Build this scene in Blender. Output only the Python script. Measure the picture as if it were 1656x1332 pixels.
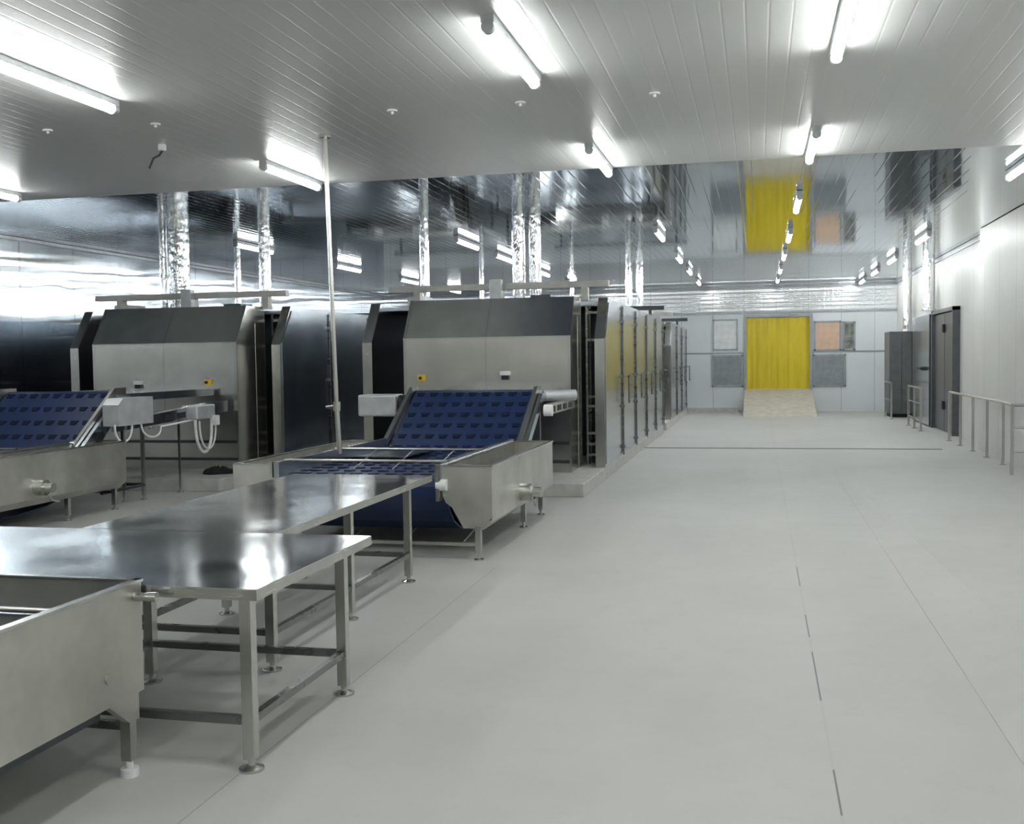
import bpy, bmesh, math, random
from mathutils import Vector, Matrix
random.seed(4)
PI = math.pi
for o in list(bpy.data.objects): bpy.data.objects.remove(o, do_unlink=True)
SC = bpy.context.scene
C = SC.collection

# ------------------------------------------------ camera, world, exposure
cam_d = bpy.data.cameras.new('camera'); cam = bpy.data.objects.new('camera', cam_d); C.objects.link(cam)
cam_d.sensor_fit = 'HORIZONTAL'; cam_d.sensor_width = 36.0; cam_d.lens = 36.0*1700/1656
cam_d.clip_start = 0.05; cam_d.clip_end = 200
YAW, PITCH, ROLL = 0.230428116, 0.0502289579, -0.0145741869
def camera_axes():
    cy, sy = math.cos(YAW), math.sin(YAW)
    f = Vector((-sy*math.cos(PITCH), cy*math.cos(PITCH), -math.sin(PITCH)))
    r = Vector((cy, sy, 0)); u = r.cross(f)
    r2 = r*math.cos(ROLL)+u*math.sin(ROLL); u2 = -r*math.sin(ROLL)+u*math.cos(ROLL)
    return f, r2, u2
_f, _r, _u = camera_axes()
M = Matrix(((_r.x, _u.x, -_f.x), (_r.y, _u.y, -_f.y), (_r.z, _u.z, -_f.z))).to_4x4()
M.translation = Vector((0, 0, 1.75))
cam.matrix_world = M
SC.camera = cam
w = bpy.data.worlds.new('world'); SC.world = w; w.use_nodes = True
w.node_tree.nodes['Background'].inputs[0].default_value = (0.6, 0.65, 0.7, 1)
w.node_tree.nodes['Background'].inputs[1].default_value = 0.05
SC.view_settings.view_transform = 'Standard'; SC.view_settings.look = 'None'
SC.view_settings.exposure = 1.3; SC.view_settings.gamma = 1.0; SC.view_settings.use_curve_mapping = False
LAMP = 24.0

# ------------------------------------------------ materials
class NT:
    def __init__(s, name):
        s.m = bpy.data.materials.new(name); s.m.use_nodes = True
        s.t = s.m.node_tree; s.b = s.t.nodes['Principled BSDF']
        s.co = s.t.nodes.new('ShaderNodeTexCoord').outputs['Object']
    def n(s, typ, **k):
        x = s.t.nodes.new(typ)
        for a, v in k.items(): setattr(x, a, v)
        return x
    def link(s, a, b): s.t.links.new(a, b)
    def scale(s, v, co=None):
        mp = s.n('ShaderNodeMapping'); mp.inputs['Scale'].default_value = v
        s.link(co or s.co, mp.inputs['Vector']); return mp.outputs[0]
    def noise(s, v, sc=1.0, det=3.0, rough=.5, dist=0.0, co=None):
        x = s.n('ShaderNodeTexNoise'); x.inputs['Scale'].default_value = sc
        x.inputs['Detail'].default_value = det; x.inputs['Roughness'].default_value = rough
        x.inputs['Distortion'].default_value = dist
        s.link(s.scale(v, co), x.inputs['Vector']); return x.outputs['Fac']
    def math(s, op, a, b=None, c=None):
        x = s.n('ShaderNodeMath', operation=op)
        for i, q in enumerate((a, b, c)):
            if q is None: continue
            if isinstance(q, (int, float)): x.inputs[i].default_value = q
            else: s.link(q, x.inputs[i])
        return x.outputs[0]
    def ramp(s, fac, stops):
        x = s.n('ShaderNodeValToRGB')
        while len(x.color_ramp.elements) < len(stops): x.color_ramp.elements.new(.5)
        for e, (p, c) in zip(x.color_ramp.elements, stops):
            e.position = p; e.color = tuple(c)+(1,) if len(c) == 3 else c
        s.link(fac, x.inputs[0]); return x.outputs[0]
    def mix(s, fac, a, b):
        x = s.n('ShaderNodeMix', data_type='RGBA')
        if isinstance(fac, (int, float)): x.inputs[0].default_value = fac
        else: s.link(fac, x.inputs[0])
        for i, q in ((6, a), (7, b)):
            if isinstance(q, tuple): x.inputs[i].default_value = q+(1,)
            else: s.link(q, x.inputs[i])
        return x.outputs[2]
    def sep(s):
        x = s.n('ShaderNodeSeparateXYZ'); s.link(s.co, x.inputs[0]); return x.outputs
    def bump(s, h, strength=.2, dist=.01, normal=None):
        x = s.n('ShaderNodeBump'); x.inputs['Strength'].default_value = strength
        x.inputs['Distance'].default_value = dist; s.link(h, x.inputs['Height'])
        if normal is not None: s.link(normal, x.inputs['Normal'])
        s.link(x.outputs[0], s.b.inputs['Normal']); return x.outputs[0]
    def set(s, color=None, metal=0.0, rough=.5, spec=.5):
        if color is not None:
            if isinstance(color, tuple): s.b.inputs['Base Color'].default_value = color+(1,)
            else: s.link(color, s.b.inputs['Base Color'])
        s.b.inputs['Metallic'].default_value = metal
        if isinstance(rough, (int, float)): s.b.inputs['Roughness'].default_value = rough
        else: s.link(rough, s.b.inputs['Roughness'])
        s.b.inputs['Specular IOR Level'].default_value = spec
        return s
def plain(name, col, metal=0., rough=.5, spec=.5, var=.12):
    t = NT(name); f = t.noise((1, 1, 1), 6.0, 4)
    c = t.ramp(f, [(.3, tuple(x*(1-var) for x in col)), (.7, tuple(min(1, x*(1+var)) for x in col))])
    return t.set(c, metal, rough, spec).m
def line_mask(t, v, period, off, wid):
    # 1 on narrow lines every «period» along v
    a = t.math('ADD', v, -off+wid/2+1000*period)
    a = t.math('MODULO', a, period)
    return t.math('LESS_THAN', a, wid)
def steel(name, col=(.56, .57, .56), rough=.24, brush=(2, 2, 60), wave=.0, cloud=.08, lo=.86, hi=1.08):
    t = NT(name)
    f = t.noise(brush, 3.0, 4)
    g = t.noise((1, 1, 1), 1.6, 4, .6)
    c = t.ramp(g, [(.3, tuple(x*lo for x in col)), (.7, tuple(min(1, x*hi) for x in col))])
    r = t.math('ADD', t.math('MULTIPLY', g, cloud), t.math('MULTIPLY_ADD', f, .08, rough-.04-cloud/2))
    t.set(c, .97, r)
    nb = t.bump(f, .04, .002)
    if wave:
        t.bump(t.noise((1, 1, 1), 1.3, 1), wave, .03, nb)
    return t.m
MAT = {}
MAT['steel'] = steel('brushed_steel', (.55, .55, .53), .26, (3, 3, 40), .10)
MAT['hood'] = steel('hood_steel', (.66, .65, .61), .24, (60, 3, 3), .22)
MAT['side'] = steel('panel_steel', (.47, .51, .55), .20, (3, 3, 40), .12)
MAT['frame'] = steel('tube_steel', (.58, .58, .55), .24, (4, 4, 4), 0)
MAT['table'] = steel('table_steel', (.66, .68, .69), .12, (2, 40, 2), .30, .08)
MAT['trough'] = steel('trough_steel', (.64, .63, .59), .42, (3, 3, 3), .10, .22, .72, 1.12)
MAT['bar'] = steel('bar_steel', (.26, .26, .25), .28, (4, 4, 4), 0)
MAT['darksteel'] = steel('dark_steel', (.10, .11, .12), .4, (4, 4, 4), 0)
MAT['grey_box'] = plain('grey_enamel', (.50, .52, .53), .3, .35)
MAT['white'] = plain('white_plastic', (.75, .76, .76), 0, .4)
MAT['yellow_box'] = plain('yellow_plastic', (.80, .55, .05), 0, .4)
MAT['black'] = plain('black_rubber', (.012, .013, .016), 0, .6)
MAT['cloth'] = plain('black_cloth', (.012, .013, .018), 0, .9)
MAT['belt'] = plain('blue_belt', (.009, .024, .085), 0, .42, .5)
MAT['pocket'] = plain('belt_pocket_shade', (.003, .009, .032), 0, .7, .2)
MAT['beam'] = plain('grey_beam_paint', (.46, .46, .43), .2, .4)
MAT['dark_door'] = plain('dark_grey_door', (.11, .12, .13), .4, .35)
MAT['cabinet'] = plain('grey_cabinet', (.14, .15, .15), .5, .35)
MAT['concrete'] = plain('plinth_concrete', (.50, .50, .47), 0, .7)
MAT['vent'] = plain('grey_window', (.27, .30, .32), .1, .3)
MAT['peach'] = plain('peach_reflection', (.66, .46, .33), 0, .4)
MAT['greydark'] = plain('mottled_grey', (.20, .21, .19), 0, .4, .5, .6)
MAT['trim'] = plain('grey_trim', (.36, .38, .40), .4, .35)
MAT['drain'] = plain('drain_dark', (.12, .12, .11), .3, .5)
MAT['ramp'] = plain('ramp_concrete', (.56, .52, .45), 0, .6)
def mk_foil():
    t = NT('duct_foil')
    f = t.noise((6, 6, 1.2), 2.2, 3, .6, .6)
    t.set((.72, .73, .74), 1.0, .14); t.bump(f, .75, .035); return t.m
MAT['foil'] = mk_foil()
def mk_emit(name, col, s):
    t = NT(name); t.b.inputs['Emission Color'].default_value = col+(1,); t.b.inputs['Emission Strength'].default_value = s
    t.set((.8, .8, .8), 0, .4); return t.m
MAT['tube'] = mk_emit('fluorescent_tube', (.97, 1.0, .99), LAMP)
def mk_floor():
    t = NT('floor_screed'); x, y, z = t.sep()
    a = t.noise((1, 1, 1), .55, 6, .62); b = t.noise((1, 1, 1), 5.0, 5, .65); e = t.noise((1, .35, 1), 2.0, 5, .6, .5)
    base = t.ramp(a, [(.25, (.45, .45, .425)), (.75, (.52, .52, .495))])
    base = t.mix(t.math('MULTIPLY', t.math('GREATER_THAN', b, .62), .10), base, (.36, .37, .36))
    base = t.mix(t.math('MULTIPLY', e, .18), base, (.60, .61, .59))
    # saw-cut joints running along the hall, open only in stretches
    j1 = t.math('LESS_THAN', t.math('ABSOLUTE', t.math('SUBTRACT', x, .305)), .004)
    br = t.math('GREATER_THAN', t.noise((0.01, 1, 1), 1.1, 1), .50)
    j1 = t.math('MULTIPLY', t.math('MULTIPLY', j1, br), t.math('LESS_THAN', y, 9.0))
    j2 = t.math('MULTIPLY', t.math('LESS_THAN', t.math('ABSOLUTE', t.math('ADD', x, 2.16)), .0035), t.math('LESS_THAN', y, 8.5))
    m = t.math('MULTIPLY', t.math('MAXIMUM', j1, t.math('MULTIPLY', j2, .5)), .8)
    base = t.mix(m, base, (.10, .11, .11))
    j3 = t.math('MULTIPLY', t.math('LESS_THAN', t.math('ABSOLUTE', t.math('SUBTRACT', x, .305)), .006), .12)
    base = t.mix(j3, base, (.25, .25, .25))
    t.set(base, 0, t.math('MULTIPLY_ADD', b, .2, .42), .35); t.bump(b, .12, .004); return t.m
MAT['floor'] = mk_floor()
def mk_ceiling(name, col, metal, rough, groove, wav):
    t = NT(name); x, y, z = t.sep()
    g = t.math('ABSOLUTE', t.math('SUBTRACT', t.math('MODULO', t.math('ADD', x, 60), .15), .075))
    g = t.math('MINIMUM', t.math('MULTIPLY', g, 90), 1.0)
    n = t.noise((1.2, .5, 1), 1.0, 2)
    t.set(col, metal, rough, .8)
    nb = t.bump(g, groove, .006); t.bump(n, wav, .05, nb); return t.m
MAT['ceil_film'] = mk_ceiling('filmed_ceiling_panel', (.66, .665, .65), .32, .36, .22, .06)
MAT['ceil_mirror'] = mk_ceiling('bare_ceiling_panel', (.66, .71, .76), 1.0, .06, .10, .08)
def mk_wall(name, col, metal, rough, axis, period, off, amp, lines=(), upper=None):
    t = NT(name); s = t.sep(); v = s[axis]; z = s[2]
    m = line_mask(t, v, period, off, .02)
    for zz in lines:
        m = t.math('MAXIMUM', m, t.math('LESS_THAN', t.math('ABSOLUTE', t.math('SUBTRACT', z, zz)), .02))
    g = t.noise((1, 1, 1), .8, 4)
    c = t.ramp(g, [(.3, tuple(q*.94 for q in col)), (.7, tuple(q*1.04 for q in col))])
    c = t.mix(t.math('MULTIPLY', m, .45), c, (.16, .18, .20))
    if upper:
        zs, ucol, umetal, urough = upper
        k = t.math('GREATER_THAN', z, zs)
        c2 = t.mix(t.math('MULTIPLY', m, .45), ucol, (.16, .18, .20))
        c = t.mix(k, c, c2)
        t.set(c, 0, t.math('MULTIPLY_ADD', k, urough-rough, rough), .5)
        t.link(t.math('MULTIPLY_ADD', k, umetal-metal, metal), t.b.inputs['Metallic'])
    else:
        t.set(c, metal, rough, .5)
    sc = (9, 9, .25)
    nb = t.bump(t.noise((6, 6, .15) if upper else sc, 2.0, 1), .35 if upper else amp, .008 if upper else .01)
    if upper:
        nrm = t.bump(t.math('MULTIPLY', k, t.math('SINE', t.math('MULTIPLY', z, 2*PI/.13))), .5, .0014, nb)
        g = t.n('ShaderNodeBsdfAnisotropic'); g.inputs['Roughness'].default_value = .07; g.inputs['Anisotropy'].default_value = -.85
        g.inputs['Color'].default_value = (.8, .82, .84, 1)
        cv = t.n('ShaderNodeCombineXYZ'); cv.inputs[0].default_value = 1.0
        t.link(cv.outputs[0], g.inputs['Tangent']); t.link(nrm, g.inputs['Normal'])
        mx = t.n('ShaderNodeMixShader'); t.link(t.math('MULTIPLY', k, .35), mx.inputs[0])
        t.link(t.b.outputs[0], mx.inputs[1]); t.link(g.outputs[0], mx.inputs[2])
        t.link(mx.outputs[0], t.t.nodes['Material Output'].inputs['Surface'])
    return t.m
MAT['wall_far'] = mk_wall('far_wall_panel', (.72, .745, .76), .05, .35, 0, .97, -.42, .5, (), (3.08, (.68, .70, .71), .25, .15))
MAT['wall_right'] = mk_wall('right_wall_panel', (.57, .57, .54), .05, .42, 1, 1.15, .3, .25)
def mk_leftwall():
    t = NT('left_wall_sheet'); s = t.sep()
    m = line_mask(t, s[1], 1.45, 15.7, .018)
    n2 = t.noise((1, .7, 1.2), 1.0, 1, .5, .3)
    c = t.mix(t.math('MULTIPLY', m, .6), (.56, .60, .64), (.12, .13, .15))
    t.set(c, 1.0, .03)
    nrm = t.bump(n2, .5, .014)
    g = t.n('ShaderNodeBsdfAnisotropic'); g.inputs['Roughness'].default_value = .075; g.inputs['Anisotropy'].default_value = -.9
    cv = t.n('ShaderNodeCombineXYZ'); cv.inputs[1].default_value = 1.0
    t.link(cv.outputs[0], g.inputs['Tangent']); t.link(nrm, g.inputs['Normal']); t.link(c, g.inputs['Color'])
    t.link(g.outputs[0], t.t.nodes['Material Output'].inputs['Surface']); return t.m
MAT['wall_left'] = mk_leftwall()
def mk_curtain():
    t = NT('yellow_strip_curtain'); x, y, z = t.sep()
    g = t.math('SINE', t.math('MULTIPLY', x, 2*PI/.2))
    n = t.noise((3, 1, .6), 1.5, 3)
    t.set(t.ramp(n, [(.3, (.66, .50, .014)), (.7, (.76, .59, .03))]), 0, .35); t.bump(g, .4, .02)
    t.b.inputs['Subsurface Weight'].default_value = 0; return t.m
MAT['curtain'] = mk_curtain()
def mk_mesh():
    t = NT('wire_mesh_belt'); x, y, z = t.sep()
    a = t.math('GREATER_THAN', t.math('SINE', t.math('MULTIPLY', x, 400.)), .2)
    b = t.math('GREATER_THAN', t.math('SINE', t.math('MULTIPLY', y, 300.)), .2)
    t.set(t.mix(t.math('MULTIPLY', a, b), (.03, .03, .03), (.09, .095, .095)), .3, .6); return t.m
MAT['mesh'] = mk_mesh()

# ------------------------------------------------ geometry helpers
class MB:
    def __init__(s, off=(0, 0, 0)): s.bm = bmesh.new(); s.o = Vector(off); s.mi = 0
    def faces(s, vs, fs, smooth=False):
        bv = [s.bm.verts.new(Vector(v)-s.o) for v in vs]
        for f in fs:
            fc = s.bm.faces.new([bv[i] for i in f]); fc.smooth = smooth; fc.material_index = s.mi
        return s
    def box(s, x0, x1, y0, y1, z0, z1, bev=0):
        if bev:
            b2 = bmesh.new(); vs = [b2.verts.new(p) for p in _bx(x0, x1, y0, y1, z0, z1)]
            for f in _BF: b2.faces.new([vs[i] for i in f])
            bmesh.ops.bevel(b2, geom=b2.edges[:], offset=bev, segments=2, affect='EDGES', profile=.5)
            b2.verts.index_update()
            s.faces([v.co.copy() for v in b2.verts], [[v.index for v in f.verts] for f in b2.faces]); b2.free(); return s
        return s.faces(_bx(x0, x1, y0, y1, z0, z1), _BF)
    def cyl(s, a, b, r, r2=None, n=12, smooth=True):
        a, b = Vector(a), Vector(b); r2 = r if r2 is None else r2
        d = (b-a).normalized(); u = d.orthogonal().normalized(); v = d.cross(u)
        vs = []
        for p, rr in ((a, r), (b, r2)):
            for i in range(n): t = 2*PI*i/n; vs.append(p+u*rr*math.cos(t)+v*rr*math.sin(t))
        s.faces(vs, [(i, (i+1) % n, n+(i+1) % n, n+i) for i in range(n)], smooth)
        s.faces(vs, [tuple(range(n-1, -1, -1)), tuple(range(n, 2*n))]); return s
    def tube(s, pts, r, n=8):
        pts = [Vector(p) for p in pts]; vs = []; fs = []
        u = None
        for k, p in enumerate(pts):
            d = (pts[min(k+1, len(pts)-1)]-pts[max(k-1, 0)]).normalized()
            if u is None: u = d.orthogonal().normalized()
            u = (u-d*u.dot(d)).normalized(); v = d.cross(u)
            for i in range(n): t = 2*PI*i/n; vs.append(p+u*r*math.cos(t)+v*r*math.sin(t))
        for k in range(len(pts)-1):
            for i in range(n): fs.append((k*n+i, k*n+(i+1) % n, (k+1)*n+(i+1) % n, (k+1)*n+i))
        s.faces(vs, fs, True)
        s.faces(vs[:n], [tuple(range(n-1, -1, -1))]); s.faces(vs[-n:], [tuple(range(n))]); return s
    def prism_x(s, prof, x0, x1, smooth=False):
        # prof: closed (y, z) outline
        n = len(prof); vs = [(x0, y, z) for y, z in prof]+[(x1, y, z) for y, z in prof]
        s.faces(vs, [(i, (i+1) % n, n+(i+1) % n, n+i) for i in range(n)], smooth)
        s.faces(vs, [tuple(range(n-1, -1, -1)), tuple(range(n, 2*n))]); return s
    def prism_y(s, prof, y0, y1):
        n = len(prof); vs = [(x, y0, z) for x, z in prof]+[(x, y1, z) for x, z in prof]
        s.faces(vs, [(i, (i+1) % n, n+(i+1) % n, n+i) for i in range(n)])
        s.faces(vs, [tuple(range(n-1, -1, -1)), tuple(range(n, 2*n))]); return s
    def sheet(s, prof, x0, x1, th):
        # open (y, z) path thickened by th, extruded in x
        pts = [Vector((0, y, z)) for y, z in prof]; n = len(pts); inn = []
        for k, p in enumerate(pts):
            d = (pts[min(k+1, n-1)]-pts[max(k-1, 0)]).normalized(); nn = Vector((0, -d.z, d.y))
            inn.append(p-nn*th)
        vs = []
        for x in (x0, x1):
            vs += [(x, p.y, p.z) for p in pts]+[(x, p.y, p.z) for p in inn]
        fs = []
        for k in range(n-1):
            fs += [(k, k+1, 2*n+k+1, 2*n+k), (n+k, 3*n+k, 3*n+k+1, n+k+1), (k, n+k, n+k+1, k+1), (2*n+k, 2*n+k+1, 3*n+k+1, 3*n+k)]
        fs += [(0, 2*n, 3*n, n), (n-1, 2*n-1, 4*n-1, 3*n-1)]
        return s.faces(vs, fs)
    def build(s, name, mats, parent=None):
        bmesh.ops.recalc_face_normals(s.bm, faces=s.bm.faces[:])
        me = bpy.data.meshes.new(name); s.bm.to_mesh(me); s.bm.free()
        for m in (mats if isinstance(mats, (list, tuple)) else [mats]): me.materials.append(MAT[m])
        o = bpy.data.objects.new(name, me); C.objects.link(o)
        if parent is not None: o.parent = parent
        else: o.location = s.o
        return o
def _bx(x0, x1, y0, y1, z0, z1):
    return [(x0, y0, z0), (x1, y0, z0), (x1, y1, z0), (x0, y1, z0), (x0, y0, z1), (x1, y0, z1), (x1, y1, z1), (x0, y1, z1)]
_BF = [(0, 3, 2, 1), (4, 5, 6, 7), (0, 1, 5, 4), (1, 2, 6, 5), (2, 3, 7, 6), (3, 0, 4, 7)]
def thing(name, label, cat, loc=(0, 0, 0), group=None):
    o = bpy.data.objects.new(name, None); C.objects.link(o); o.location = loc; o.empty_display_size = .2
    o['label'] = label; o['category'] = cat
    if group: o['group'] = group
    return o
def tag(o, label, cat, group=None):
    o['label'] = label; o['category'] = cat
    if group: o['group'] = group
    return o
def struct(o): o['kind'] = 'structure'; return o
def dup(root, loc, label, group=None):
    r = root.copy(); C.objects.link(r); r.location = loc; r['label'] = label
    if group: r['group'] = group
    for ch in list(root.children):
        c = ch.copy(); C.objects.link(c); c.parent = r
        for g in list(ch.children):
            d = g.copy(); C.objects.link(d); d.parent = c
    return r

# ------------------------------------------------ room shell
CZ = 3.95; XL = -12.3; XR = 4.1; YF = 33.8; YB = -7.0
struct(MB().box(XL-.3, XR+.6, YB-.3, YF+.3, -.2, 0).build('floor', 'floor'))
# floor slab edge along the aisle that rises gently towards the near right
def fh(y): return max(0., .10*(17.4-y)/13.)
ys = [YB+i*(17.4-YB)/12 for i in range(13)]
vs = []; fs = []
for y in ys:
    h = fh(y); wd = .05+.36*(17.4-y)/11.
    vs += [(1.09, y, .0006+.045*h), (1.09+wd, y, .0006+h), (XR+.1, y, .0006+h)]
for i in range(12):
    a = i*3; fs += [(a, a+1, a+4, a+3), (a+1, a+2, a+5, a+4)]
n = len(vs)
vs += [(1.09, YB, -.05), (XR+.1, YB, -.05), (1.09, 17.4, -.05), (XR+.1, 17.4, -.05)]
fs += [(n, n+1, 2, 1, 0), (n+2, 36, 37, 38, n+3), (n, 0, *[3*i for i in range(1, 13)], n+2), (n+1, n+3, *[3*i+2 for i in range(12, -1, -1)]), (n, n+2, n+3, n+1)]
struct(MB().faces(vs, fs).build('floor', 'floor'))
struct(MB().box(XL-.3, XR+.3, YB-.3, 12.2, CZ-.012, CZ+.3).build('ceiling', 'ceil_film'))
struct(MB().box(XL-.3, XR+.3, 12.2, YF+.3, CZ, CZ+.3).build('ceiling', 'ceil_mirror'))
struct(MB().box(XL-.3, XL, YB-.3, YF+.3, 0, CZ).build('wall_left', 'wall_left'))
struct(MB().box(XL-.3, XR+.3, YB-.3, YB, 0, CZ).build('wall_front', 'wall_right'))
# right wall with the door opening
DY0, DY1, DZ = 23.5, 26.3, 2.72
b = MB()
b.box(XR, XR+.3, YB-.3, DY0, 0, CZ).box(XR, XR+.3, DY1, YF+.3, 0, CZ).box(XR, XR+.3, DY0, DY1, DZ, CZ)
struct(b.build('wall_right', 'wall_right'))
struct(MB().box(3.86, XR, YB, 20.3, 0, CZ-.012).build('wall_right', 'wall_right'))
# far wall with dock opening
b = MB()
b.box(XL-.3, -.36, YF, YF+.3, 0, CZ).box(1.55, XR+.3, YF, YF+.3, 0, CZ).box(-.36, 1.55, YF, YF+.3, 2.94, CZ).box(-.36, 1.55, YF, YF+.3, 0, .70)
struct(b.build('wall_back', 'wall_far'))
struct(MB().box(-3.2, XR, YF-.03, YF, 3.05, 3.11).build('trim_1', 'trim'))
struct(MB().box(XL, XR, YF-.04, YF, CZ-.09, CZ-.02).build('trim_2', 'trim'))
struct(MB().box(-3.0, -.42, YF-.02, YF, 1.82, 1.86).box(1.62, XR, YF-.02, YF, 1.82, 1.86).build('trim_3', 'trim'))
b = MB()
b.box(-.44, -.36, YF-.05, YF+.02, .66, 3.02).box(1.55, 1.63, YF-.05, YF+.02, .66, 3.02).box(-.36, 1.55, YF-.05, YF+.02, 2.94, 3.02)
struct(b.build('trim_4', 'trim'))
struct(MB().box(XR-.03, XR, 20.3, YF, CZ-.09, CZ-.02).build('trim_5', 'trim'))
struct(MB().box(XL, XL+.04, YB, YF, CZ-.06, CZ-.012).build('trim_6', 'trim'))
# yellow strip curtain: overlapping hanging strips
b = MB()
for i in range(12):
    x = -.36+i*.16
    b.box(x, min(x+.19, 1.55), YF+.03+(i % 2)*.012, YF+.036+(i % 2)*.012, .70, 2.93)
tag(b.build('strip_curtain', 'curtain'), 'large bright yellow plastic strip curtain filling the doorway at the far end', 'curtain')
# ramp in front of it
b = MB().prism_x([(30.6, .0), (30.9, .001), (YF-.001, .69), (YF-.001, .0)], -.42, 1.62)
tag(b.build('loading_ramp', 'ramp'), 'pale concrete ramp rising from the floor to the yellow curtain', 'ramp')
# far wall windows
def far_window(n, x0, x1, z0, z1, m, fr='trim'):
    t = thing('window_%d' % n, '', '', (x0, YF, z0)); del t['label']; del t['category']; t['kind'] = 'structure'
    off = (x0, YF, z0)
    MB(off).box(x0+.04, x1-.04, YF-.02, YF-.001, z0+.04, z1-.04).build('pane', m, t)
    MB(off).box(x0, x1, YF-.035, YF-.001, z0, z0+.05).box(x0, x1, YF-.035, YF-.001, z1-.05, z1).box(x0, x0+.05, YF-.035, YF-.001, z0, z1).box(x1-.05, x1, YF-.035, YF-.001, z0, z1).build('window_frame', fr, t)
far_window(1, -1.43, -.46, .78, 1.78, 'vent')
far_window(2, 1.65, 2.62, .76, 1.76, 'vent')
far_window(3, 1.68, 2.48, 1.87, 2.78, 'peach')  # a peach reflection on the wall, painted as an added framed pane
far_window(4, 2.52, 2.90, 1.87, 2.75, 'greydark')
# window-like pale framed panel left of the curtain
far_window(5, -1.40, -.62, 1.92, 2.90, 'white')
# low ledge at the foot of the far wall, left of the ramp
tag(MB().box(-2.6, -.6, YF-.45, YF-.001, 0, .12).build('concrete_ledge', 'concrete'), 'low pale ledge at the foot of the far wall left of the ramp', 'ledge')

# ------------------------------------------------ door in the right wall
d = thing('door_1', '', '', (XR, DY0, 0)); del d['label']; del d['category']; d['kind'] = 'structure'
off = (XR, DY0, 0)
MB(off).box(3.95, XR+.05, DY0, DY0+.10, 0, DZ).box(3.95, XR+.05, DY1-.10, DY1, 0, DZ).box(3.95, XR+.05, DY0, DY1, DZ-.08, DZ).build('door_frame', 'dark_door', d)
MB(off).box(4.02, 4.09, DY0+.12, DY0+1.36, .02, DZ-.1).build('door_leaf', 'dark_door', d)
MB(off).box(4.02, 4.09, DY0+1.40, DY1-.12, .02, DZ-.1).build('door_leaf', 'dark_door', d)
bb = MB(off)
for zz in (.5, 2.2): bb.box(3.97, 4.03, DY0+1.30, DY0+1.46, zz, zz+.18)
bb.build('hinge', 'black', d)
# open shiny door leaf beyond it, against the wall
d = thing('door_2', '', '', (3.98, 26.4, 0)); del d['label']; del d['category']; d['kind'] = 'structure'
off = (3.98, 26.4, 0)
MB(off).box(3.93, 4.05, 26.45, 29.2, .03, 2.66).build('door_leaf', 'side', d)
MB(off).box(3.86, 3.93, 27.0, 27.25, 1.33, 1.42).box(3.80, 3.86, 27.0, 27.45, 1.36, 1.40).build('door_handle', 'black', d)

# ------------------------------------------------ cabinet by the far right wall
t = thing('tall_cabinet', 'tall dark grey cabinet standing against the right wall near the far end', 'cabinet', (3.8, 31, 0)); off = (3.8, 31, 0)
MB(off).box(3.50, 4.09, 30.4, 31.6, .10, 2.35, .01).build('body', 'cabinet', t)
MB(off).box(3.55, 4.07, 30.5, 31.5, 0, .10).build('base', 'black', t)
MB(off).box(3.54, 3.80, 30.37, 30.40, .16, 2.28).build('door', 'cabinet', t)
MB(off).box(3.82, 4.06, 30.37, 30.40, .16, 2.28).build('door', 'cabinet', t)

# ------------------------------------------------ floor drain
tag(MB().box(-2.19, 3.25, 20.26, 20.36, .0005, .006).build('floor_drain', 'drain'), 'long narrow dark drain channel crossing the aisle floor', 'drain')

# ------------------------------------------------ railings on the right
def railing_along(label, x, y0, y1, n, lower=(), z=.97, base=True, nm='railing'):
    t = thing('guard_rail', label, 'railing', (x, y0, 0), 'steel guard rails along the right wall'); off = (x, y0, 0)
    MB(off).cyl((x, y0, z), (x, y1, z), .024).build('top_rail', 'frame', t)
    for zz in lower: MB(off).cyl((x, y0, zz), (x, y1, zz), .014).build('lower_rail', 'frame', t)
    for i in range(n):
        y = y0+(y1-y0)*i/(n-1) if n > 1 else y0
        p = MB(off).box(x-.022, x+.022, y-.022, y+.022, .0, z-.01).build('post', 'frame', t)
        MB(off).cyl((x, y, .0), (x, y, .008), .06, n=16).build('base_plate', 'frame', p)
    return t
railing_along('long steel guard rail with four posts beside the door', 3.70, 17.6, 22.3, 5)
railing_along('short three-post steel rail standing before the shiny door leaf', 3.55, 25.0, 27.0, 3, (.62, .25))
railing_along('small steel rail in front of the tall dark cabinet', 3.46, 29.6, 31.0, 2, (.5,))
t = thing('guard_rail', 'near steel rail with three cross bars cut by the right picture edge', 'railing', (3.5, 16, 0), 'steel guard rails along the right wall'); off = (3.5, 16, 0)
for zz, r in ((1.0, .024), (.68, .015), (.34, .015)): MB(off).cyl((3.48, 16, zz), (3.84, 16, zz), r).build('rail', 'frame', t)
for xx in (3.48, 3.70):
    p = MB(off).box(xx-.022, xx+.022, 15.978, 16.022, 0, .99).build('post', 'frame', t)
MB(off).cyl((3.48, 16, 1.0), (3.60, 17.5, 1.0), .022).build('rail', 'frame', t)

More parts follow.
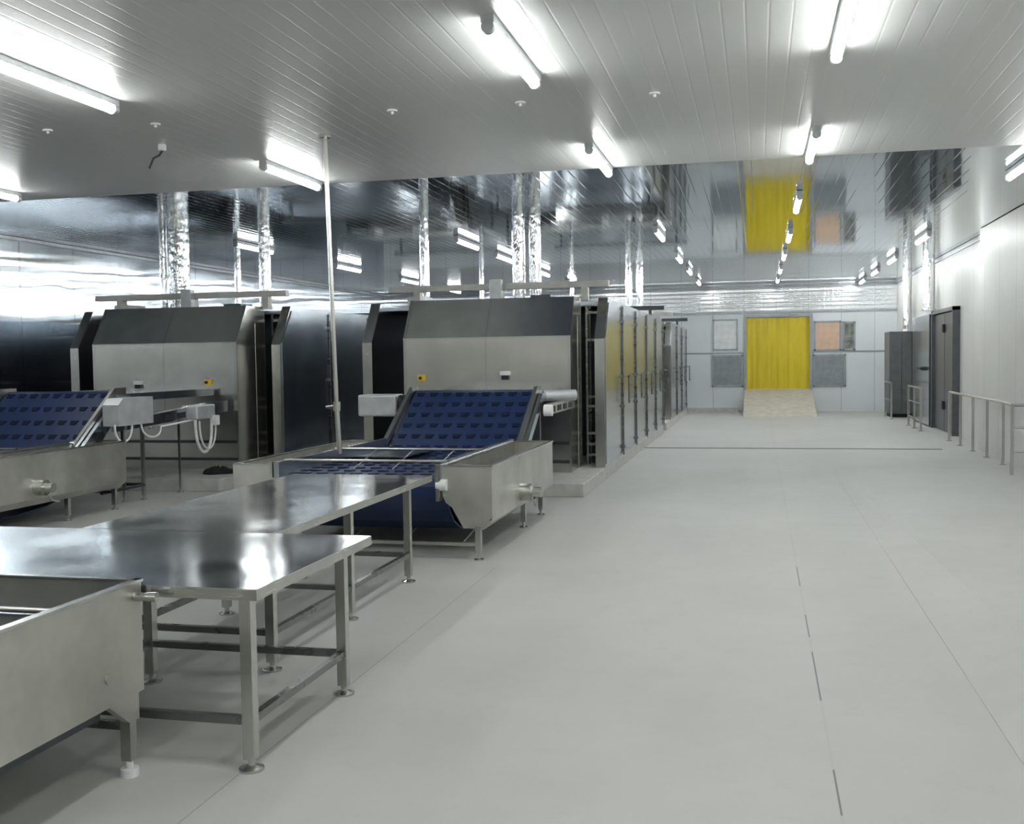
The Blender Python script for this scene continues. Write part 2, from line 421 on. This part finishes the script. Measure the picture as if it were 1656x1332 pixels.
# ------------------------------------------------ ceiling lamps
def make_lamp(label, loc):
    t = thing('tube_light', label, 'ceiling light', loc, 'fluorescent tube lights on the ceiling')
    MB().box(-.045, .045, 0, 1.5, .012, .07, .006).build('housing', 'grey_box', t)
    MB().cyl((0, .05, -.012), (0, 1.45, -.012), .036, n=14).build('diffuser', 'tube', t)
    for a, c in ((.0, .055), (1.445, 1.5)):
        MB().cyl((0, a, -.012), (0, c, -.012), .042, n=14).build('end_cap', 'grey_box', t)
    return t
ORD = ['nearest', 'second', 'third', 'fourth', 'fifth', 'sixth', 'seventh', 'eighth', 'ninth', 'tenth']
LZ = CZ-.075
rows = [('aisle row above the walkway', .55, [6.5, 10.58, 14.7, 18.85, 22.6, 26.5, 30.0], 1),
        ('row in front of the right-hand machine', -1.67, [6.58, 10.7, 17.8, 22.4, 25.9, 30.0], 1),
        ('row left of the hanging pipe', -5.2, [6.38, 10.55, 18.0, 20.9, 25.0, 29.0], 1),
        ('far left row', -9.1, [10.15, 17.3, 21.9, 26.2, 30.4], 1),
        ('row beside the right wall', 2.98, [20.1, 24.6, 28.2, 31.6], 1)]
proto = None
for rn, x, yl, _ in rows:
    for i, y in enumerate(yl):
        lab = '%s lit fluorescent tube of the %s' % (ORD[i] if i < len(yl)-1 else 'farthest', rn)
        if proto is None: proto = make_lamp(lab, (x, y, LZ))
        else: dup(proto, (x, y, LZ), lab)
# lamps behind the camera and beyond the left picture edge that light the hall
k = 0
for x, yl in ((.55, [2.3, -1.8, -5.6]), (-1.67, [2.4, -1.7]), (-5.2, [2.2, -1.9, -5.6]), (-9.1, [6.0, 1.9, -2.2]), (2.98, [8.0, 1.0, -4.0]), (2.98, [12.5])):
    for y in yl:
        dup(proto, (x, y, LZ), 'fluorescent tube on the ceiling outside the view')

# ceiling nozzles
proto_n = None
for i, (x, y, lab) in enumerate([(-6.42, 8.65, 'small white ceiling disc below the large left tube light'), (-5.34, 8.71, 'small white ceiling disc right of the large left tube light'),
                     (-3.11, 8.84, 'small white ceiling disc right of the hanging pipe'), (-.83, 8.89, 'small white ceiling disc between the two aisle lamp rows'), (-1.97, 8.88, 'small white ceiling disc below the lamp at top centre')]):
    t = thing('sprinkler_head', lab, 'sprinkler', (x, y, CZ-.012), 'ceiling sprinkler discs')
    MB().cyl((0, 0, 0), (0, 0, -.012), .045, n=16).build('rosette', 'white', t)
    MB().cyl((0, 0, -.012), (0, 0, -.035), .012, n=10).build('nozzle', 'white', t)
t = thing('ceiling_hook', 'small dark hook hanging from a white ceiling fitting left of centre', 'hook', (-5.79, 9.55, CZ-.012))
MB().cyl((0, 0, 0), (0, 0, -.06), .04, n=14).build('fitting', 'white', t)
MB().tube([(0, 0, -.06), (-.03, 0, -.10), (-.10, 0, -.13), (-.13, 0, -.19), (-.16, .02, -.22)], .011).build('hook', 'darksteel', t)

# ------------------------------------------------ dryer machines
PZ = .17
def machine(off, names, ndoor, near=True, mirror=False):
    X, Y = off
    L, cat, tr = names
    ylen = 1.87*ndoor
    y0 = 15.0+Y; yh = 14.3+Y
    o = (X-3.7, yh, PZ)
    t = thing('tunnel_machine', L, 'machine', o, 'stainless tunnel machines')
    xr0, xr1 = X-2.28, X-2.15
    xl0, xl1 = X-5.82, X-5.68
    ye = y0+ylen
    zt = 2.62
    sec = lambda a, b: [(a, PZ), (a, 2.02), (a+.42, zt), (b, zt), (b, PZ)]
    for x0, x1, sx in ((xr0, xr1, 1), (xl0, xl1, -1)):
        p = MB(o).prism_x(sec(y0, ye), x0, x1).build('side_wall', 'side', t)
        xo = x1 if sx > 0 else x0
        # bright rim on the slanted front edge
        MB(o).prism_x([(y0-.012, PZ), (y0-.012, 2.025), (y0+.41, zt+.012), (y0+.46, zt+.012), (y0+.03, 2.02), (y0+.03, PZ)], x0-.006, x1+.006).build('front_edge', 'frame', p)
        for i in range(ndoor):
            a = y0+.05+i*1.87 if i else y0+.04; c = y0+1.87*(i+1)-.03
            xa, xb = (xo, xo+.02) if sx > 0 else (xo-.02, xo)
            a0 = a if i else a
            prof = [(a, PZ+.05), (a, 2.05), (a+.38, zt-.06), (c, zt-.06), (c, PZ+.05)] if i == 0 else [(a, PZ+.05), (a, zt-.06), (c, zt-.06), (c, PZ+.05)]
            dd = MB(o).prism_x(prof, xa, xb).build('door', 'side', t)
            xs = xo+.02*sx
            # vertical locking bar with handle and hinge brackets at the joint
            h = MB(o)
            h.cyl((xs+sx*.018, c+.015, PZ+.02), (xs+sx*.018, c+.015, zt-.05), .013, n=8)
            for zz in (.3, .95, 1.42, 2.3): h.box(min(xs, xs+sx*.045), max(xs, xs+sx*.045), c-.04, c+.07, zz, zz+.05)
            h.build('locking_bar', 'bar', dd)
            MB(o).cyl((xs+sx*.03, c+.015, 1.45), (xs+sx*.10, c+.12, 1.45), .012, n=8).cyl((xs+sx*.10, c+.12, 1.47), (xs+sx*.10, c+.12, 1.02), .016, n=8).build('handle', 'bar', dd)
    # rear wall and roof
    MB(o).box(xl0, xr1, ye-.03, ye, PZ, zt).build('rear_panel', 'side', t)
    MB(o).box(xl1, xr0, y0+.9, ye-.03, zt-.08, zt-.02).build('roof_panel', 'side', t)
    # hood protruding in front, between the side walls
    hx0, hx1 = X-4.93, X-2.52
    hd = MB(o).prism_x([(yh, PZ), (yh, 2.06), (yh+.36, zt), (yh+.95, zt), (yh+.95, PZ)], hx0, hx1).build('hood', 'hood', t)
    MB(o).prism_x([(yh-.004, 1.0), (yh-.004, 2.062), (yh+.356, zt+.003), (yh+.37, zt), (yh+.004, 2.05), (yh+.004, 1.0)], (hx0+hx1)/2-.01, (hx0+hx1)/2+.01).build('seam', 'frame', hd)
    MB(o).box(hx0-.008, hx1+.008, yh-.008, yh+.02, 2.045, 2.065).build('seam', 'frame', hd)
    MB(o).box(hx0+.02, hx1-.02, yh-.03, yh, .56, .60).box(hx0+.02, hx1-.02, yh-.03, yh, .30, .34).build('lower_ledge', 'darksteel', hd)
    for x in (hx0, hx1-.03): MB(o).prism_x([(yh-.006, PZ), (yh-.006, 2.062), (yh+.354, zt+.004), (yh+.39, zt+.004), (yh+.03, 2.06), (yh+.03, PZ)], x-.004, x+.034).build('edge_strip', 'frame', hd)
    e = MB(o)
    for yy in (yh+.62,): e.box(hx1, hx1+.006, yy, yy+.015, PZ, 2.35)
    e.build('side_seam', 'frame', hd)
    # inner frame of trays seen in the open bays
    for xx in (hx1+.04, hx0-.10):
        f = MB(o)
        for yy in (y0+.7, y0+1.7): f.box(xx, xx+.03, yy, yy+.03, PZ, zt-.09)
        for zz in (.28, .48, .92, 1.02, 2.0, 2.45): f.box(xx, xx+.03, y0+.55, y0+1.8, zz, zz+.035)
        if xx > hx1:
            for zz in (.30, .46, .62, 1.02, 1.16, 2.0, 2.4): f.box(xx+.03, xr0, y0+.40, y0+.44, zz, zz+.035)
            f.box(xx, xx+.03, y0+.40, y0+.43, PZ, zt-.09)
        f.build('inner_frame', 'bar', t)
    MB(o).box(xl1, xr0, y0+1.85, y0+1.9, PZ, zt-.1).build('inner_partition', 'darksteel', t)
    # fixtures on top: long beam on brackets
    zb = 2.80
    MB(o).box(X-5.45, X-2.10, yh+.85, yh+.97, zb-.02, zb+.07).build('top_beam', 'beam', t)
    for xx in (X-5.0, X-3.72, X-2.45): MB(o).box(xx-.05, xx+.05, yh+.84, yh+.98, zt-.03, zb-.02).build('bracket', 'beam', t)
    MB(o).box(X-3.84, X-3.66, yh+.72, yh+.85, zt, zb+.12, .01).build('junction_box', 'grey_box', t)
    MB(o).box(X-5.2, X-4.95, yh+1.0, yh+1.5, zt-.03, zt+.10).build('fan_housing', 'grey_box', t)
    MB(o).box(X-3.3, X-3.0, yh+1.1, yh+1.5, zt-.03, zt+.08).build('fan_housing', 'darksteel', t)
    MB(o).box(X-5.9, X-2.0, ye-1.2, ye-1.08, zb-.02, zb+.07).build('top_beam', 'darksteel', t)
    for xx in (X-5.7, X-2.3): MB(o).box(xx-.03, xx+.03, ye-1.18, ye-1.10, zt-.03, zb-.02).build('bracket', 'darksteel', t)
    # buttons on the hood front
    if near:
        for bx, bz, sw in tr:
            if sw:
                q = MB(o).box(X+bx-.055, X+bx+.055, yh-.05, yh, bz-.045, bz+.045, .008).build('switch_box', 'yellow_box', t)
                MB(o).cyl((X+bx-.01, yh-.05, bz), (X+bx-.01, yh-.08, bz), .022).build('knob', 'black', q)
            else:
                q = MB(o).box(X+bx-.075, X+bx+.075, yh-.05, yh, bz-.015, bz+.045, .008).build('control_box', 'white', t)
                MB(o).box(X+bx-.05, X+bx+.045, yh-.045, yh, bz-.075, bz-.015).build('socket', 'black', q)
    return t
plinth_lab = ['pale concrete plinth under the machine with the blue belt beside the aisle', 'pale concrete plinth under the left machine']
for X, Y, lab, yl in ((0, 0, plinth_lab[0], 24.4), (-5.03, 0, plinth_lab[1], 24.4)):
    tag(MB((X-4, 13, 0)).box(X-5.9, X-2.14, 13.0, yl, 0, PZ, .01).build('concrete_plinth', 'concrete'), lab, 'plinth')
for X, Y, lab in ((0, 12, 'low concrete plinth under the rear machine beside the aisle'), (-5.03, 12, 'low concrete plinth hidden under the rear left machine')):
    tag(MB((X-4, 25.5, 0)).box(X-5.9, X-2.14, 25.3, 32.6, 0, PZ, .01).build('concrete_plinth', 'concrete'), lab, 'plinth')
machine((0, 0), ('large stainless tunnel machine beside the aisle behind the blue inclined belt', '', [(-4.66, 1.50, True), (-3.44, 1.54, False)]), 5)
machine((-5.03, 0), ('stainless tunnel machine on the left with a bright lamp glare on its hood', '', [(-4.15, 1.46, False), (-2.98, 1.47, True)]), 5)
machine((0, 11.6), ('distant stainless tunnel machine beyond the large one at the far aisle end', '', []), 3, False)
machine((-5.03, 11.6), ('distant stainless tunnel machine behind the left machine, only its top showing', '', []), 3, False)

# ------------------------------------------------ exhaust ducts
def duct(x, y, r, lab, z0=2.622, n=20):
    t = thing('exhaust_duct', lab, 'duct', (x, y, z0), 'shiny foil ducts rising to the ceiling')
    b = MB(); vs = []; fs = []; m = 26; H = CZ-z0
    for k in range(m+1):
        z = H*k/m
        for i in range(n):
            a = 2*PI*i/n; rr = r*(1+.05*math.sin(k*2.3+i*1.1)+random.uniform(-.03, .03)) if 0 < k < m else r
            vs.append((rr*math.cos(a), rr*math.sin(a), z))
    for k in range(m):
        for i in range(n): fs.append((k*n+i, k*n+(i+1) % n, (k+1)*n+(i+1) % n, (k+1)*n+i))
    b.faces(vs, fs, True); b.build('pipe', 'foil', t)
    MB().cyl((0, 0, -.0), (0, 0, .05), r*1.25, n=20).build('collar', 'foil', t)
    return t
duct(-3.61, 16.0, .10, 'thick foil duct, left one of the pair above the machine beside the aisle')
duct(-3.35, 16.0, .09, 'foil duct, right one of the pair above the machine beside the aisle')
duct(-5.14, 16.0, .075, 'thin foil duct alone above the left side of the machine beside the aisle')
duct(-9.74, 16.0, .065, 'thin foil duct, left one of the pair above the left machine')
duct(-9.45, 16.0, .17, 'widest foil duct above the left machine')
duct(-7.89, 16.0, .095, 'foil duct alone above the right side of the left machine')
duct(-3.17, 26.6, .09, 'distant foil duct, left one of the pair above the rear aisle machine')
duct(-2.90, 26.6, .09, 'distant foil duct, right one of the pair above the rear aisle machine')
duct(-4.62, 26.6, .05, 'distant thin foil duct above the rear aisle machine')
duct(-7.0, 26.6, .06, 'distant thin foil duct left of the paired rear ducts')
duct(-8.6, 26.6, .06, 'distant thin foil duct behind the hanging pipe')
duct(-14.2+.0+3.2, 21.0, .07, 'distant thin foil duct behind the widest left duct')
duct(3.90, 30.0, .11, 'foil duct rising above the tall grey cabinet', 2.35)
duct(3.88, 26.2, .13, 'foil duct above the dark doorway in the right wall', 2.73)

# ------------------------------------------------ hanging pipe
t = thing('hanging_pipe', 'thin steel pipe hanging from the ceiling down behind the blue belt trough', 'pipe', (-4.07, 9.6, .85)); off = (-4.07, 9.6, .85)
MB(off).cyl((-4.07, 9.6, CZ-.015), (-4.01, 9.6, 1.30), .022).cyl((-4.01, 9.6, 1.30), (-3.99, 9.6, .85), .026).build('pipe', 'frame', t)
MB(off).cyl((-4.07, 9.6, CZ-.04), (-4.07, 9.6, CZ-.014), .06, n=16).build('ceiling_rose', 'frame', t)
v = MB(off).cyl((-4.01, 9.6, 1.27), (-4.01, 9.6, 1.36), .04).build('valve', 'frame', t)
MB(off).cyl((-4.01, 9.6, 1.32), (-4.11, 9.57, 1.31), .012).build('valve_handle', 'frame', v)

# ------------------------------------------------ belt conveyors with troughs
def foot_leg(o, t, x, y, z1, s=.025, foot='frame'):
    l = MB(o).box(x-s, x+s, y-s, y+s, .06, z1).build('leg', 'frame', t)
    MB(o).cyl((x, y, .0), (x, y, .012), .045, n=16).cyl((x, y, .012), (x, y, .065), .016, n=10).build('foot', foot, l)
    return l
def conveyor(dx, dy, lab, inc0, inc1, z1, lab_side):
    X = dx; o = (X-3.5, 10+dy, 0)
    t = thing('belt_conveyor', lab, 'conveyor', o, 'blue inclined belt conveyors with steel troughs')
    ya, yb = 8.78+dy, 11.55+dy
    zr = .82
    # side hoppers (open troughs): outer wall vertical, inner wall, sloped bottom
    for xo, xi in ((X-2.25, X-2.70), (X-4.70, X-4.27)):
        s = -1 if xi < xo else 1
        th = .012*s
        h = MB(o)
        prof = [(xo, zr), (xo, .34), (xo+.10*s, .26), (xi-.03*s, .50), (xi, .56), (xi, zr), (xi-th, zr), (xi-th, .57), (xo+.10*s, .28), (xo+th, .35), (xo+th, zr)]
        h.prism_y(prof, ya+.012, yb-.012)
        h.prism_y([(xo, zr), (xo, .40), (xo+.06*s, .28), (xo+.26*s, .28), (xi, .62), (xi, zr)], ya, ya+.012)
        h.prism_y([(xo, zr), (xo, .34), (xo+.1*s, .26), (xi, .5), (xi, zr)], yb-.012, yb)
        hp = h.build('side_trough', 'trough', t)
        r = MB(o)
        e = .012
        r.box(min(xo, xo+.03*s), max(xo-.012*s, xo+.03*s), ya, yb, zr, zr+e).box(min(xi, xi-.03*s), max(xi, xi-.03*s), ya, yb, zr, zr+e)
        r.box(min(xo, xi), max(xo, xi), ya-.01, ya+.03, zr, zr+e).box(min(xo, xi), max(xo, xi), yb-.03, yb+.01, zr, zr+e)
        r.build('rim', 'frame', hp)
        # guide rail beside the belt, above the inner wall
        MB(o).box(min(xi, xi+.05*s), max(xi, xi+.05*s), ya-.05, yb+.02, .68, zr+.03).build('side_rail', 'side', t)
    # belt
    x0, x1 = X-4.25, X-2.72
    top = [(inc1+.34, z1-.16), (inc1+.28, z1-.04), (inc1+.2, z1), (inc1+.12, z1), (inc1, z1-.03)]
    N = 6
    for i in range(1, N): k = i/N; top.append((inc1+(inc0-inc1)*k, z1-.03+(.70-z1+.03)*k))
    top += [(inc0, .70), (inc0-.12, .685)]
    ym = 9.0+dy
    top += [(ym+.6, .685), (ym+.12, .685)]
    fr = [(ym+.05, .665), (ym, .61), (ym+.01, .52), (ym+.08, .40), (ym+.22, .28), (ym+.42, .19), (ym+.75, .13), (ym+1.2, .12), (ym+1.7, .16), (ym+2.3, .30), (inc0+.25, .55), (inc0+.55, .85)]
    path = top+fr
    b = MB(o); b.sheet(path, x0, x1, .016)
    # pockets: nine across, in rows; raised blocks, their shade painted as darker blue
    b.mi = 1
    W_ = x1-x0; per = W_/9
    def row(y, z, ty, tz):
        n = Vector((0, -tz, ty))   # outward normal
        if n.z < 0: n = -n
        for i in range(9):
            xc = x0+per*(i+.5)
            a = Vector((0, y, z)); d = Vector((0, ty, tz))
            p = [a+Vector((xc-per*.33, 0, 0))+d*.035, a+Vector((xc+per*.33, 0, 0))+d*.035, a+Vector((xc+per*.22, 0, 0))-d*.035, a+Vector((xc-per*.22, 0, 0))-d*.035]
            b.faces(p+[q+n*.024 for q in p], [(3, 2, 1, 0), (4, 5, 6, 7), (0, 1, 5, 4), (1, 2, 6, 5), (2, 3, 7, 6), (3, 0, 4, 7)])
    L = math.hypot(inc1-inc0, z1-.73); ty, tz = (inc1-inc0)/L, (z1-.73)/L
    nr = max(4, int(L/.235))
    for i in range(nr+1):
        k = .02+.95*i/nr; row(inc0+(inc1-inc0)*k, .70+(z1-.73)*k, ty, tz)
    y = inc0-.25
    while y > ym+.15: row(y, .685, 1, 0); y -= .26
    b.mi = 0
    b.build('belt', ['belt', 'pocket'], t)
    # inclined side frames
    for xx in (X-4.37, X-2.70):
        for k, (w0, zz) in enumerate(((0.0, .04), (.06, -.05))):
            fb = MB(o)
            a = w0 if xx > X-3 else -w0+.05
            fb.prism_x([(inc0-.15, .70+zz), (inc1-.02, z1+.02+zz), (inc1+.22, z1+.02+zz), (inc1+.22, z1-.07+zz), (inc1+.02, z1-.07+zz), (inc0-.08, .62+zz)], xx+a, xx+a+.045)
            fb.build('incline_frame', 'side' if k else 'frame', t)
        fb = MB(o).prism_x([(inc0+.2, .78), (inc1+.1, z1-.02), (14.2, z1-.02), (14.2, z1-.12), (inc1+.2, z1-.12), (inc0+.35, .68)], xx+.005, xx+.04)
        fb.build('side_plate', 'side', t)
    MB(o).cyl((x0-.03, inc1+.1, z1-.08), (x1+.03, inc1+.1, z1-.08), .06, n=16).build('roller', 'darksteel', t)
    MB(o).cyl((x0-.03, ym+.09, .60), (x1+.03, ym+.09, .60), .07, n=16).build('roller', 'darksteel', t)
    MB(o).box(x0, x1, inc1+.36, 14.28, z1-.05, z1-.035).build('discharge_plate', 'side', t)
    # rods across the belt and short dividers
    for yy in (ya+.22, ya+1.42): MB(o).cyl((X-4.29, yy, zr+.025), (X-2.70, yy, zr+.025), .013, n=10).build('cross_rod', 'frame', t)
    for xx in (X-3.85, X-3.45, X-3.02):
        MB(o).cyl((xx, ya+.8, .70), (xx+.02, ya+1.42, zr+.02), .008, n=8).build('divider', 'frame', t)
    MB(o).box(X-4.23, X-3.55, ya+1.5, yb-.1, .75, .762).build('cover_plate', 'side', t)
    # near end bracket with bearing
    for xx in (X-2.74, X-4.31):
        q = MB(o).box(xx, xx+.03, ya-.06, ya+.04, .52, zr+.03).build('end_bracket', 'frame', t)
        MB(o).cyl((xx+.0, ya-.02, .66), (xx+.09, ya-.02, .66), .05, n=16).build('bearing', 'white', q)
    # drain valve / motor on the outer wall
    q = MB(o).cyl((X-2.25, ya+1.15, .46), (X-2.14, ya+1.15, .46), .085, n=18).cyl((X-2.14, ya+1.15, .46), (X-2.05, ya+1.15, .46), .05, n=16).build('drain_valve', 'frame', t)
    MB(o).tube([(X-2.12, ya+1.15, .40), (X-2.12, ya+1.2, .33), (X-2.14, ya+1.35, .29)], .015).build('drain_spout', 'frame', q)
    # legs and stretchers
    for xx in (X-2.38, X-4.60):
        for yy, zt_ in ((ya+.02, .30), (ya+1.82, .29), (yb-.06+.35, .30)):
            if yy > yb-.1: yy = yb-.06
            foot_leg(o, t, xx, yy, zt_)
        MB(o).box(xx-.015, xx+.015, ya+.05, yb-.1, .27, .30).build('stretcher', 'darksteel', t)
    MB(o).box(X-4.58, X-2.40, ya+.03, ya+.06, .12, .15).build('stretcher', 'frame', t)
    MB(o).box(X-4.58, X-2.40, yb-.08, yb-.05, .2, .23).build('stretcher', 'darksteel', t)
    for xx in (X-4.2, X-3.6, X-3.1, X-2.55): MB(o).cyl((xx, ya+.06, .13), (xx+.05, ya+.3, .22), .008, n=8).build('brace', 'frame', t)
    # supports under the incline
    for xx in (X-2.68, X-4.40):
        foot_leg(o, t, xx, inc1+.15, z1-.1, .018)
    return t, o
cv, co = conveyor(0, 0, 'blue inclined belt conveyor with steel side troughs in front of the aisle machine', 11.75, 12.75, 1.35, '')
# drive on the left of it and feed arm on the right
MB(co).box(-5.02, -4.50, 12.70, 13.05, 1.04, 1.32, .03).build('motor_box', 'grey_box', cv)
MB(co).cyl((-4.52, 12.88, 1.18), (-4.44, 12.88, 1.18), .13, n=20).build('motor_flange', 'black', cv)
MB(co).cyl((-2.66, 13.1, 1.28), (-2.28, 13.3, 1.28), .07, n=18).build('drive_drum', 'grey_box', cv)
a = MB(co).box(-2.52, -2.46, 12.45, 14.28, 1.07, 1.20).build('feed_arm', 'frame', cv)
for i in range(4): MB(co).box(-2.46, -2.455, 12.6+i*.4, 12.84+i*.4, 1.095, 1.165).build('slot', 'black', a)
MB(co).cyl((-2.50, 12.35, 1.13), (-2.40, 12.35, 1.13), .07).build('arm_roller', 'white', cv)
cv, co = conveyor(-5.22, -.25, 'blue inclined belt conveyor at the left picture edge in front of the left machine', 10.95, 11.75, 1.40, '')
# motor box, feed arm, gearbox and cables on its right
mb = MB(co)
mb.prism_x([(11.35, 1.00), (11.35, 1.26), (11.45, 1.34), (12.10, 1.34), (12.10, 1.00)], -7.80, -7.58)
mb.build('motor_box', 'grey_box', cv)
a = MB(co).prism_x([(11.4, .93), (11.4, 1.08), (14.2, 1.20), (14.2, 1.04)], -7.72, -7.66).build('feed_arm', 'side', cv)
for i in range(4):
    y = 12.15+i*.33
    MB(co).prism_x([(y, .985+.04*i*.33), (y, 1.06+.04*i*.33), (y+.2, 1.07+.04*i*.33), (y+.2, .99+.04*i*.33)], -7.66, -7.652).build('slot', 'black', a)
MB(co).cyl((-7.64, 12.1, 1.10), (-7.64, 13.5, 1.185), .012).build('guard_rod', 'frame', cv)
MB(co).cyl((-7.64, 12.1, .93), (-7.64, 13.5, 1.0), .012).build('guard_rod', 'frame', cv)
MB(co).box(-7.74, -7.50, 13.05, 13.55, .98, 1.18, .02).build('gearbox', 'grey_box', cv)
MB(co).box(-7.54, -7.44, 13.45, 13.56, .88, 1.02, .01).build('plug', 'white', cv)
def loop(xa, ya_, za, yb_, zb, sag, r, n=16):
    return [(xa, ya_+(yb_-ya_)*(.5-.5*math.cos(PI*i/n)), za+(zb-za)*i/n-sag*math.sin(PI*i/n)**.8) for i in range(n+1)]
MB(co).tube(loop(-7.52, 13.02, .98, 13.46, .90, .42, .02), .022).build('cable', 'white', cv)
MB(co).tube(loop(-7.50, 13.10, .96, 13.54, .90, .37, .02), .013).build('cable', 'white', cv)
MB(co).tube(loop(-7.62, 11.32, 1.02, 11.68, 1.02, .22, .015), .014).build('cable', 'white', cv)
MB(co).tube(loop(-7.60, 11.85, 1.02, 12.3, .94, .16, .015)+[(-7.62, 12.7, .95), (-7.62, 13.2, .98)], .013).build('cable', 'white', cv)
foot_leg(co, cv, -7.75, 12.1, 1.0, .02)
foot_leg(co, cv, -7.7, 12.9, 1.0, .012)
MB(co).box(-7.77, -7.73, 11.2, 12.1, .18, .21).build('stretcher', 'darksteel', cv)
MB(co).box(-8.9, -7.75, 12.08, 12.12, .18, .22).build('stretcher', 'darksteel', cv)

# ------------------------------------------------ tables
def table(lab, x0, x1, y0, y1, z, legs, rails, th=.05):
    o = ((x0+x1)/2, (y0+y1)/2, 0)
    t = thing('work_table', lab, 'table', o, 'stainless work tables')
    b = MB(o).box(x0, x1, y0, y1, z-.004, z).build('table_top', 'table', t)
    e = MB(o).box(x0, x1, y0, y0+.012, z-th, z-.004).box(x0, x1, y1-.012, y1, z-th, z-.004).box(x0, x0+.012, y0+.012, y1-.012, z-th, z-.004).box(x1-.012, x1, y0+.012, y1-.012, z-th, z-.004)
    e.build('folded_edge', 'steel', t)
    for x, y in legs:
        l = MB(o).box(x-.026, x+.026, y-.026, y+.026, .05, z-.005).build('leg', 'frame', t)
        MB(o).cyl((x, y, 0), (x, y, .010), .055, n=20).cyl((x, y, .010), (x, y, .022), .052, .02, n=20).cyl((x, y, .02), (x, y, .052), .016).build('foot', 'frame', l)
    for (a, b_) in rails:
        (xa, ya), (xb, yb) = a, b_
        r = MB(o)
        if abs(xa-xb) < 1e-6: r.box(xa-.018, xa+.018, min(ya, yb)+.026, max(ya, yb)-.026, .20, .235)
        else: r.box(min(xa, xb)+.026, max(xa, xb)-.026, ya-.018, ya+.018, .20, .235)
        r.build('stretcher', 'bar', t)  # darker steel puts the shade below the table top into the colour
    return t
X1, X2, X3 = -2.13, -3.26, -4.45
lg = [(x, y) for x in (X1, X2, X3) for y in (4.07, 5.11)]
table('nearest stainless table with a mirror-bright top, touching the mesh trough', -4.55, -2.055, 4.01, 5.36, .80, lg,
      [((X1, 4.07), (X1, 5.11)), ((X2, 4.07), (X2, 5.11)), ((X3, 4.07), (X3, 5.11)), ((X1, 4.07), (X2, 4.07)), ((X2, 4.07), (X3, 4.07)), ((X1, 5.11), (X2, 5.11)), ((X2, 5.11), (X3, 5.11))])
X1, X2 = -2.70, -3.62
lg = [(x, y) for x in (X1, X2) for y in (5.44, 6.62, 7.84)]
table('second stainless table running lengthwise from the nearest table to the blue belt', -3.86, -2.63, 5.375, 8.28, .80, lg,
      [((X1, 5.44), (X1, 6.62)), ((X1, 6.62), (X1, 7.84)), ((X2, 5.44), (X2, 6.62)), ((X2, 6.62), (X2, 7.84)), ((X1, 5.44), (X2, 5.44)), ((X1, 6.62), (X2, 6.62)), ((X1, 7.84), (X2, 7.84))])

# ------------------------------------------------ near trough with mesh belt
o = (-3.6, 2.8, 0)
t = thing('mesh_trough', 'stained steel trough with dark mesh inside at the lower left corner', 'trough', o)
xa, xb, ya, yb, zr = -4.75, -2.585, .9, 3.99, .82
b = MB(o)
b.box(xb-.012, xb, ya, yb, .35, zr)
b.box(xa, xa+.012, ya, yb, .35, zr).box(xa+.012, xb-.012, yb-.012, yb, .35, zr).box(xa+.012, xb-.012, ya, ya+.012, .35, zr)
b.box(xa+.012, xb-.012, ya+.012, yb-.012, .35, .362)
b.build('trough_body', 'trough', t)
b = MB(o).box(xb-.03, xb+.008, ya, yb+.006, zr, zr+.012).box(xa-.008, xa+.03, ya, yb+.006, zr, zr+.012).box(xa, xb, yb-.03, yb+.006, zr, zr+.012).box(xa, xb, ya, ya+.03, zr, zr+.012)
b.build('rim', 'frame', t)
MB(o).box(xa+.05, xb-.10, ya+.05, yb-.42, .74, .76).build('mesh_floor', 'mesh', t)
MB(o).box(xa+.013, xb-.013, yb-.43, yb-.41, .40, .77).build('divider_plate', 'side', t)
MB(o).cyl((xa+.013, yb-.42, .785), (xb-.013, yb-.42, .785), .012).build('cross_rod', 'frame', t)
MB(o).cyl((xb+.0, yb-.05, .765), (xb+.10, yb-.04, .765), .018).cyl((xb+.06, yb-.045, .765), (xb+.10, yb-.04, .765), .022).build('pipe_stub', 'frame', t)
MB(o).cyl((xb, 3.74, .47), (xb+.006, 3.74, .47), .022, n=18).build('plug_cap', 'trough', t)
g = MB(o).prism_x([(3.74, .35), (3.95, .35), (3.95, .24), (3.88, .24)], xb-.035, xb-.001).build('gusset', 'trough', t)
for x in (xb-.03, xa+.03):
    for y in (3.91, 1.6):
        l = MB(o).box(x-.024, x+.024, y-.024, y+.024, .07, .355).build('leg', 'frame', t)
        MB(o).cyl((x, y, 0), (x, y, .035), .038, n=18).cyl((x, y, .035), (x, y, .075), .016).build('foot', 'white', l)
MB(o).box(xb-.05, xb-.015, 1.65, 3.70, .315, .35).build('lower_tube', 'darksteel', t)
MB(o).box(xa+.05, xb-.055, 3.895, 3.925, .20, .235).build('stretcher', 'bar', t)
MB(o).prism_x([(3.9, .20), (3.9, .235), (2.6, .335), (2.6, .30)], xb-.50, xb-.465).build('brace', 'frame', t)

# ------------------------------------------------ black cloth on the plinth of the left machine
b = MB((-7.56, 13.7, PZ)); vs = []; fs = []
n = 22
for ring, (rr, zz) in enumerate([(1, .0), (1, .012), (.86, .05), (.6, .07), (.3, .085)]):
    for i in range(n):
        a = 2*PI*i/n; k = 1+.16*math.sin(3*a+1)+.1*math.sin(7*a)
        vs.append((-7.56+.24*rr*k*math.cos(a), 13.7+.17*rr*k*math.sin(a), PZ+zz*(1+.35*math.sin(5*a+ring)) if ring > 1 else PZ+zz))
for k in range(4):
    for i in range(n): fs.append((k*n+i, k*n+(i+1) % n, (k+1)*n+(i+1) % n, (k+1)*n+i))
fs.append(tuple(range(4*n, 5*n))); fs.append(tuple(range(n-1, -1, -1)))
b.faces(vs, fs, True)
tag(b.build('crumpled_cloth', 'cloth'), 'crumpled black cloth lying on the plinth before the left machine', 'cloth')
